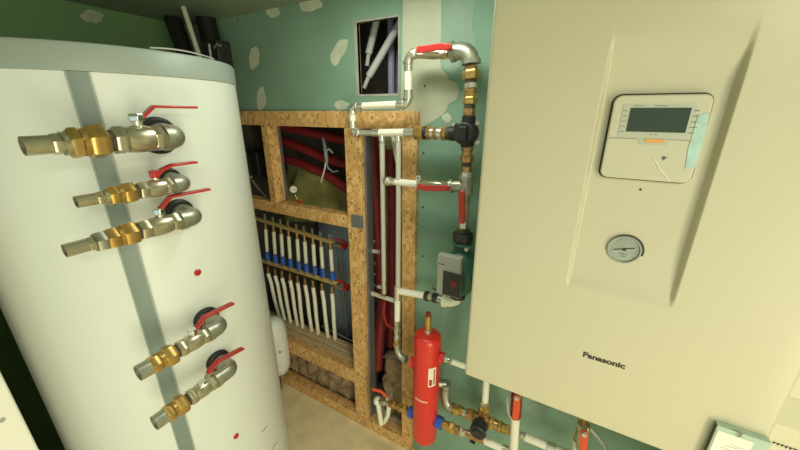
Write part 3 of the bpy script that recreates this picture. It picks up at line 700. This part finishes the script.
# black mixing valve
t = thing('mixing_valve', 'black plastic mixing valve at the crossing of the brass fittings', 'valve', P(467, 141))
c = P(467, 133)
MB().ball(c, .034, (1, .8, 1)).build('valve_body', 'dark', t)
MB().lathe(c+V((0, -.016, 0)), V((0, -1, 0)), [(0, .03), (.014, .03), (.018, .026), (.018, 0)], 28).build('cover', 'dark', t)
MB().box(c.x-.012, c.x+.012, c.y-.044, c.y-.030, c.z-.02, c.z+.02).build('pointer', 'rubber', t, bevel=.004)
for du, dv in ((-12, -9), (12, -10), (12, 9)):
    q = P(467+du, 133+dv, .915); MB().hexn(q, q+V((0, -.014, 0)), .0068).build('bolt', 'steel', t)
    MB().beam(q+V((0, -.004, 0)), c+V((0, -.012, 0)), .011, .008, V((0, 1, 0))).build('lug', 'dark', t)
# horizontal run left of the mixing valve
t = thing('tee_run', 'horizontal white pipe with steel tees and brass fittings left of the mixing valve', 'pipe', P(400, 138))
MB().cyl(P(360, 133.5), P(375, 132.8), .0095, n=20).build('connector', 'steel', t)
MB().cyl(P(373, 132.8), P(380, 132.8), .0125, n=20).build('press_sleeve', 'steel', t)
MB().cyl(P(380, 132.8), P(405, 132.5), .0118, n=20).build('pipe', 'white', t)
MB().cyl(P(381.5, 133.5), P(382, 141), .0105, n=18).build('tee_branch', 'steel', t); MB().cyl(P(398, 133.5), P(398.3, 141), .0105, n=18).build('tee_branch', 'steel', t)
col(t, [(405, 132.5), (415, 132.7), (424, 133), (427, 133), (431, 133), (434, 133), (438, 133.2), (442, 133.3), (447, 133.4), (450, 133.5), (456, 133.6)],
    [('c', .0135, 'steel', 'adapter'), ('h', .021, 'brass', 'union_nut'), ('c', .019, 'rubber', 'gasket'), ('h', .0205, 'bronze', 'hex_nut'), ('c', .0155, 'steel', 'collar'), ('h', .019, 'bronze', 'hex_nut'),
     ('c', .0165, 'steel', 'collar'), ('h', .021, 'brass', 'union_nut'), ('c', .0185, 'hemp', 'thread'), ('c', .0205, 'rubber', 'gasket')])
# the two uprights in the narrow opening
t = thing('upright_pipe', 'thin white upright pipe ending halfway down the narrow opening', 'pipe', P(384, 292, 1.0))
MB().cyl(P(382, 140, .932), P(384, 282, .97), .0085, n=18).build('pipe', 'dullp', t)
mb = MB(); mb.cyl(P(384, 280, .969), P(384.3, 292, .972), .0105, n=18); mb.cyl(P(378, 286.5, .972), P(386, 287.5, .972), .008, n=16); mb.ball(P(384.2, 292, .972), .011); mb.build('end_fitting', 'steel', t)
t = thing('upright_pipe', 'long white upright pipe in the narrow opening down to the red vessel', 'pipe', P(398, 350, .95))
MB().tube([P(398.3, 140), P(398.6, 200), P(398, 288)], .0090, 18).build('pipe', 'dullp', t)
MB().tube([P(393, 136, .97), P(395, 150, .96), P(399, 170, .955)], .007, 14).build('branch_pipe', 'dullp', t)
MB().tube([P(397.5, 298), P(397.2, 324)], .0115, 18).build('pipe', 'white', t)
mb = MB(); mb.cyl(P(397.8, 286), P(397.6, 299), .0135, n=20); mb.build('tee', 'steel', t)
col(t, [(397.2, 320), (397.2, 325), (397.2, 328), (397.2, 333), (397.2, 337), (397.2, 340), (397.2, 345)],
    [('h', .0135, 'nickel', 'hex_nut'), ('c', .012, 'galv', 'collar'), ('h', .0145, 'nickel', 'hex_nut'), ('c', .012, 'steel', 'collar'), ('h', .0145, 'nickel', 'hex_nut'), ('c', .014, 'brass', 'collar')])
e = MB(); elbow(e, P(397.2, 343), P(397.2, 357), P(406, 359.5), .0135); e.build('elbow', 'galv', t, sharp=50)
# cross pipe with bleeding end to the lower valve
t = thing('branch_pipe', 'short white pipe with steel end left of the middle red valve', 'pipe', P(402, 188))
MB().cyl(P(395, 181.8), P(419, 184.2), .0115, n=18).build('pipe', 'white', t)
mb = MB(); mb.cyl(P(388.5, 181.2), P(396, 182), .0125, n=18); mb.cyl(P(387, 181), P(390, 181.2), .015, n=18); mb.build('press_sleeve', 'steel', t)
p = P(388, 181.3); MB().lathe(p, V((.1, -1, 0)), [(-.01, .0125), (.012, .0125), (.015, .009), (.011, .008)], 18).build('end_fitting', 'nickel', t)
mb = MB(); p = P(419, 178); mb.lathe(p, V((0, -1, 0)), [(-.006, .009), (.006, .009), (.006, .005), (-.004, .005)], 16); mb.build('air_vent', 'steel', t)
valve('red levered valve on the middle horizontal pipe left of the grey tee', (418, 184.2), (450, 186), .0145, [(447, 188), (436, 188.5), (424, 188), (417.5, 186)], lw=.017)
t = thing('tee_column', 'brass and grey fittings with a grey tee below the black mixing valve', 'pipe fitting', P(466, 192))
col(t, [(467.5, 141), (467.5, 146), (467.3, 151), (467, 155), (466.8, 162), (466.6, 166), (466.4, 172), (466.2, 177)],
    [('c', .019, 'rubber', 'gasket'), ('h', .018, 'bronze', 'hex_nut'), ('c', .015, 'brass', 'neck'), ('h', .020, 'bronze', 'union_nut'), ('c', .014, 'hemp', 'thread'), ('h', .0155, 'bronze', 'hex_nut'), ('c', .0165, 'steel', 'collar')])
mb = MB(); mb.cyl(P(466.2, 176), P(465.5, 194), .019); mb.cyl(P(465.8, 186), P(450, 186), .0165); mb.cyl(P(453, 186), P(450, 186), .0205); mb.cyl(P(466.2, 176), P(466.1, 179), .0215); mb.cyl(P(465.6, 191), P(465.5, 194), .0215)
mb.build('tee', 'galv', t)
col(t, [(450, 186), (447, 186)], [('c', .013, 'hemp', 'thread')])
valve('red levered valve standing upright above the green pump', (464.8, 194), (463, 229), .0165, [(462, 221), (462, 210), (461.5, 196), (462.5, 191)], lw=.018)
# pump
t = thing('circulation_pump', 'green circulation pump with grey control box, left of the boiler', 'pump', P(459, 300))
col(t, [(463, 229), (463, 232), (462.5, 242)], [('c', .02, 'hemp', 'thread'), ('h', .031, 'dark', 'union_nut')])
mb = MB(); mb.lathe(P(462.3, 242), V((0, 0, -1)), [(0, .030), (.010, .030), (.012, .022), (.03, .026), (.045, .042), (.08, .052)], 28); pz = P(461, 275).z
mb.lathe(V((P(461, 275).x, .965, pz)), V((0, -1, 0)), [(0, .045), (.02, .055), (.075, .055), (.085, .048)], 36)
mb.box(P(461, 275).x-.035, P(461, 275).x+.05, .93, .975, pz+.02, pz+.05)
mb.build('pump_housing', 'pumpg', t, bevel=.003)
yb = .862; a, b = P(436, 293, yb), P(461.5, 259, yb)
cb = MB().box(a.x, b.x, yb, .885, a.z, b.z).build('control_box', 'boxg', t, bevel=.004)
a2, b2 = P(442, 294, yb-.003), P(461, 275, yb-.003)
MB().box(a2.x, b2.x, yb-.003, yb+.002, a2.z, b2.z).build('control_face', 'dark', cb, bevel=.002)
q = P(453.5, 284.5, yb-.004); MB().lathe(q+V((0, .002, 0)), V((0, -1, 0)), [(0, .0115), (.003, .011), (.004, .009), (.004, 0)], 26).build('dial_knob', 'redp', cb)
mb = MB(); q = P(438.5, 263, yb-.0006)
for k in range(6): mb.box(q.x+k*.0034, q.x+k*.0034+.0024, yb-.0006, yb, q.z-.003, q.z)
mb.build('print_marks', 'ink', cb)
for u, v in ((466, 250), (466.5, 279)):
    q = P(u, v, .90); MB().hexn(q+V((0, .03, 0)), q, .007).build('bolt', 'steel', t)
MB().cyl(P(459, 286), P(457.5, 297), .026, n=8).build('union_nut', 'dark', t)
t = thing('pump_outlet_pipe', 'white pipe with union and elbow from pump to long upright pipe', 'pipe', P(430, 302))
e = MB(); elbow(e, P(457.5, 296), P(457, 303.5), P(443, 301), .0175, band=1.15); e.build('elbow', 'white', t, sharp=50)
MB().cyl(P(399, 291), P(427, 296), .0125, n=20).build('pipe', 'white', t)
col(t, [(425, 295.7), (429, 296.5), (433, 297.2), (438, 298.8), (443, 300.5)], [('h', .019, 'dark', 'union_nut'), ('c', .014, 'nickel', 'collar'), ('h', .0185, 'dark', 'union_nut'), ('c', .0145, 'galv', 'collar')])
mb = MB(); mb.strip([P(430, 291, .91), P(433, 288, .9), P(436, 290, .91)], V((0, 1, 0)), .008, .003); mb.build('clamp', 'zinc', t)
# cross pipes in the narrow opening
t = thing('cross_pipe', 'short slanting white pipe low in the narrow opening', 'pipe', P(384, 300, 1.0))
MB().cyl(P(371, 293, 1.03), P(395, 301, .95), .0085, n=16).build('pipe', 'white', t); MB().cyl(P(369, 292.3, 1.035), P(373, 293.6, 1.025), .012, n=16).build('collar', 'steel', t)
t = thing('small_distributor', 'small grey distributor with short outlets behind the tall OSB stud', 'manifold', P(371, 300, 1.03))
MB().cyl(P(369.5, 232, 1.06), P(370.5, 300, 1.06), .009).build('bar', 'zinc', t)
for k in range(5): MB().cyl(P(370, 240+k*11, 1.06), P(374.5, 241.5+k*11, 1.05), .006, n=12).build('outlet', 'bluegrey', t)
MB().cyl(P(370, 250.5, 1.04), P(379, 252, 1.03), .008).build('pipe_stub', 'greyp', t); MB().box(P(366.5, 175, 1.06).x, P(371, 175, 1.06).x, 1.04, 1.06, P(368, 178, 1.06).z, P(368, 163, 1.06).z).build('clip', 'greyp', t)

# red vessel
yv = .885
v0, v1 = P(425.5, 437, yv), P(426.5, 333, yv); x = (v0.x+v1.x)/2; t = thing('hydraulic_separator', 'tall red cylindrical vessel with brass vent, standing left of the boiler', 'vessel', V((x, yv, v0.z)))
vr = .048; H = v1.z-v0.z
MB().lathe(V((x, yv, v0.z)), V((0, 0, 1)), [(0, .012), (.002, vr*.8), (.008, vr*.96), (.018, vr), (H-.018, vr), (H-.010, vr*.97), (H-.003, vr*.88), (H, vr*.72), (H+.003, .013)], 48).build('vessel_body', 'redv', t, sharp=50)
zt_ = v1.z
c = V((x, yv, zt_))
MB().lathe(c, V((0, 0, 1)), [(0, .012), (.012, .012), (.013, .010), (.02, .010)], 20).build('vent_base', 'steel', t)
MB().lathe(c+V((0, 0, .018)), V((0, 0, 1)), [(0, .0115), (.052, .0115), (.055, .009)], 20).build('air_vent', 'brass', t)
MB().lathe(c+V((0, 0, .070)), V((0, 0, 1)), [(0, .0095), (.012, .0095), (.016, .006), (.016, 0)], 20).build('vent_cap', 'redp', t)
zp1 = P(407, 360, yv).z; zp2l = P(408, 410.5, yv).z; zp2r = P(443, 424, yv).z
zp1r = P(444, 358.5, yv).z
for sg, zz in ((-1, zp1), (1, zp1r)):
    mb = MB(); mb.cyl(V((x+sg*.02, yv, zz)), V((x+sg*.062, yv, zz)), .017); mb.cyl(V((x+sg*.050, yv, zz)), V((x+sg*.064, yv, zz)), .020); mb.build('upper_port', 'redv', t)
MB().lathe(V((x-.030, yv, zp2l)), V((-1, 0, 0)), [(0, .018), (.015, .018), (.017, .022), (.038, .022), (.040, .018)], 14).build('port_nut', 'blue', t, label='left blue union nut')
MB().lathe(V((x+.030, yv, zp2r)), V((1, 0, 0)), [(0, .018), (.015, .018), (.017, .023), (.042, .023), (.044, .018)], 14).build('port_nut', 'blue', t, label='right blue union nut')
mb = MB()                                        # lettering and sticker wrap the curved wall
def curved(a0, a1, z0, z1, off=.0006, mb=mb):
    rings = []
    for k in range(4):
        a = a0+(a1-a0)*k/3; d = V((math.sin(a), -math.cos(a), 0)); q0 = V((x, yv, 0))+d*(vr+off); q1 = V((x, yv, 0))+d*(vr-.001)
        rings.append([mb.bm.verts.new(V((q0.x, q0.y, z0))), mb.bm.verts.new(V((q0.x, q0.y, z1))), mb.bm.verts.new(V((q1.x, q1.y, z1))), mb.bm.verts.new(V((q1.x, q1.y, z0)))])
    mb.skin(rings)
zl = P(428, 405, yv-vr).z
for k in range(8): curved(-.45+k*.13, -.45+k*.13+(.085 if k else .10), zl-.001, zl+(.007 if k in (0, 3) else .0045))
mb.build('lettering', 'white', t)
mb = MB(); za, zb = P(437, 393, yv-vr).z, P(437, 374, yv-vr).z; curved(.55, 1.15, za, zb, .0008, mb); mb.build('sticker', 'white', t)
mb = MB(); curved(.62, .84, za+(zb-za)*.08, za+(zb-za)*.4, .0012, mb); curved(.95, 1.05, za+(zb-za)*.1, za+(zb-za)*.9, .0012, mb); mb.build('sticker_print', 'red', t)
MB().cyl(V((x, yv, v0.z-.03)), V((x, yv, v0.z+.003)), .009).build('drain', 'nickel', t)
MB().tube([V((x-.01, yv+.03, v0.z+.01)), V((x-.012, yv+.03, .0))], .008).build('support_rod', 'nickel', t)

# run from the upper right port behind the boiler
t = thing('port_union', 'grey threaded union between red vessel and boiler corner', 'pipe fitting', P(453, 366, yv))
p0 = V((x+.064, yv, zp1r)); q, _ = chain(t, p0, V((1, 0, 0)), [(.010, .013, 'h', 'galv', 'hex_nut'), (.010, .010, 'c', 'steel', 'thread'), (.012, .013, 'h', 'galv', 'union_nut')])
xe = P(474, 360, yv).x
MB().tube([q]+arc(V((xe-.025, yv, q.z)), V((xe, yv, q.z)), V((xe, yv, q.z+.025)))+[V((xe, yv, q.z+.2))], .010).build('pipe', 'white', t)
# lower-left valve
t = valve('small white valve with orange lever on the floor of the narrow opening', (379, 401), (390, 403), .0155, [(388, 398), (381, 391.5), (372, 389)], y=.90, lm='orangered', lw=.014)
ORGt = ORG[t.name]
MB().ball(P(378, 401, .90), .0195).build('elbow_body', 'white', t)
MB().tube([P(378, 403, .9), P(380, 416, .9), P(381.5, 424, .9)], .0105).build('down_pipe', 'white', t)
MB().tube([P(389, 405, .915), P(388, 415, .915), P(384, 422, .92)], .0095).build('down_pipe', 'white', t)
pL = V((x-.070, yv, zp2l)); pv = P(390, 403, .90)
chain(t, pv, pL-pv, [((pL-pv).length*.3, .017, 'h', 'bronze', 'hex_nut'), ((pL-pv).length*.2, .013, 'c', 'brass', 'collar'), ((pL-pv).length*.35, .0175, 'h', 'brass', 'union_nut'), ((pL-pv).length*.15, .013, 'c', 'brass', 'neck')])
# upper run under the boiler: elbow, brass, tee
YR = .92
t = thing('return_pipe', 'grey elbow, brass tee and white pipe running right below the boiler', 'pipe', P(486, 430, YR))
e = MB(); elbow(e, P(445.5, 388, .93), P(444, 406, YR), P(453, 408.5, YR), .018, band=1.15); e.build('elbow', 'galv', t, sharp=50)
col(t, [(445.5, 389), (446, 383)], [('c', .0195, 'galv', 'stub')], .93)
MB().cyl(P(445.8, 384, .93), V((x+.01, yv+.02, P(445.8, 384, .93).z)), .013).build('nipple', 'galv', t)
col(t, [(451, 407.7), (454, 408.5), (459, 410.3), (463, 412), (467, 413.5), (474, 416), (479, 418), (487, 421.5), (490, 422.5), (494, 424), (498, 425.6), (502, 427.3), (506, 429.2), (510, 430.6)],
    [('c', .015, 'brass', 'neck'), ('h', .0205, 'brass', 'union_nut'), ('c', .0165, 'brass', 'neck'), ('c', .0145, 'steel', 'collar'), ('h', .022, 'bronze', 'hex_nut'), ('c', .018, 'bronze', 'tee_arm'), ('c', .0215, 'bronze', 'tee_body'), ('c', .018, 'brass', 'tee_arm'),
     ('h', .022, 'brass', 'union_nut'), ('c', .017, 'brass', 'neck'), ('h', .0215, 'bronze', 'hex_nut'), ('c', .016, 'brass', 'collar'), ('h', .019, 'brass', 'hex_nut')], YR)
col(t, [(483, 419.5), (484, 411), (484.5, 406), (485, 401)], [('c', .0195, 'bronze', 'tee_branch'), ('h', .0185, 'brass', 'hex_nut'), ('h', .0165, 'nickel', 'press_nut')], YR)
MB().cyl(P(485, 402, YR), P(487, 372, YR), .0115).build('riser', 'white', t)
col(t, [(518, 433.8), (521, 435), (524, 436.3), (526, 437)], [('h', .0165, 'steel', 'press_nut'), ('c', .012, 'steel', 'collar'), ('h', .0165, 'steel', 'press_nut')], YR)
MB().cyl(P(525, 436.7, YR), P(549, 446.5, YR), .0135).build('pipe', 'white', t)
MB().cyl(P(547, 445.6, YR), P(556, 449.4, YR), .016).build('press_sleeve', 'steel', t)
MB().cyl(P(556, 449.4, YR), P(585, 461, YR), .0135).build('pipe', 'white', t)
# lower run with black filter
t = thing('filter_run', 'brass union, black filter knob and white pipe at the foot of the red vessel', 'pipe', P(478, 440, .90))
pr = V((x+.074, yv, zp2r)); q = P(451, 427.2, yv)
chain(t, pr, q-pr, [((q-pr).length, .015, 'c', 'brass', 'neck')])
col(t, [(448, 426), (455, 429.5), (459, 431), (463, 432.6), (468, 434)], [('h', .0195, 'brass', 'union_nut'), ('c', .016, 'bronze', 'neck'), ('h', .0165, 'nickel', 'press_nut'), ('c', .013, 'steel', 'collar')], yv)
c = P(478, 430, .86); MB().lathe(c+V((0, .04, -.006)), V((0, -1, 0)), [(0, .02), (.012, .028), (.046, .028), (.05, .025), (.05, .018), (.056, .017), (.056, 0)], 12).build('filter_knob', 'dark', t, bevel=.001)
mb = MB(); mb.strip([c+V((.027, -.003, .012)), c+V((.033, -.003, 0)), c+V((.026, -.003, -.014))], V((0, 1, 0)), .008, .003); mb.build('knob_rib', 'bluegrey', t)
MB().tube([P(472, 436, yv), P(471, 441, yv), P(475, 443, yv)], .006).build('drain_tap', 'rubber', t)
MB().cyl(P(466, 433, yv), P(485, 441, yv), .013).build('connector', 'bronze', t)
MB().cyl(P(484, 440.3, yv), P(506, 450, yv), .0125).build('pipe', 'white', t)
MB().cyl(P(503, 448.8, yv), P(512, 452.8, yv), .0155).build('press_sleeve', 'steel', t)
# connections dropping from the boiler
def drop(label, u, vtop, vbot, ub, m1, y):
    t = thing('drop_pipe', label, 'pipe', P(ub, 470, y)); a, b = P(u, vtop, y), P(ub, vbot, y)
    top = V((a.x, a.y, bz0+.002)); MB().cyl(top, a, .011).build('boiler_nipple', 'brass', t); MB().cyl(a, b, .0135).build('pipe', m1, t); return t
drop('white pipe dropping from the boiler below the left orange red lever', 515.5, 416, 462, 513, 'white', .86)
valve('orange red levered valve under the boiler, on the white drop pipe', (517, 394), (515.5, 417), .017, [(517, 397), (516.5, 408), (515, 419)], y=.86, m='redp', lm='orangered', lw=.019, hy=.03)
drop('short white pipe dropping from the boiler behind the right orange red lever', 578, 440, 475, 576, 'white', .86)
valve('orange red levered valve at the bottom edge, under the boiler', (584, 424), (582, 450), .017, [(584.5, 433), (584, 440), (583, 455)], y=.845, m='nickel', lm='orangered', lw=.019, hy=.03)
t = thing('flexible_hose', 'grey flexible hose curving behind the left orange red lever', 'hose', P(507, 410, .93))
tag(t, t['label'], 'hose'); MB().tube([P(510, 392, .9), P(507, 400, .93), P(508, 412, .95), P(512, 420, .95)], .0045).build('hose', 'greyp', t)
tag(MB().tube([P(589, 428, .88), P(594, 433, .88), P(601, 441, .9), P(608, 452, .92), P(612, 464, .93)], .0038).build('cable', 'greyp'), 'thin grey cable curving down under the boiler at the right', 'cable')
wallpatch(blob(538, 409, 22, 14, .3), 'greenl', .0008)

# ------------------------------------------------------------------ added lights and ambient fill
def area(name, loc, rot, sx, sy, e, col):
    l = bpy.data.lights.new(name, 'AREA'); l.shape = 'RECTANGLE'; l.size = sx; l.size_y = sy; l.energy = e; l.color = col
    o = bpy.data.objects.new(name, l); C.objects.link(o); o.location = loc; o.rotation_euler = rot; return o
def aim(o, tgt): o.rotation_euler = (V(tgt)-o.location).to_track_quat('-Z', 'Y').to_euler()
# added warm key light, set in the unseen opening on the right
k = area('key_light', V((XR+.02, -.70, .83)), (0, PI/2, 0), 1.55, .75, 29, (1.0, .90, .60))
k = area('overhead_fill', V((.55, -.30, 1.83)), (0, 0, 0), .30, .30, 9, (1.0, .96, .78))  # unseen overhead light, placed to lift the floor and frame
k = area('overhead_fill', V((-.45, .71, 1.83)), (0, 0, 0), .35, .12, 2.8, (.96, 1.0, .84))  # unseen, added to brighten the rear wall and OSB
w = bpy.data.worlds.new('world'); bpy.context.scene.world = w; w.use_nodes = True
w.node_tree.nodes['Background'].inputs['Color'].default_value = (.76, 1.0, .98, 1); w.node_tree.nodes['Background'].inputs['Strength'].default_value = .75
vs.exposure = .22
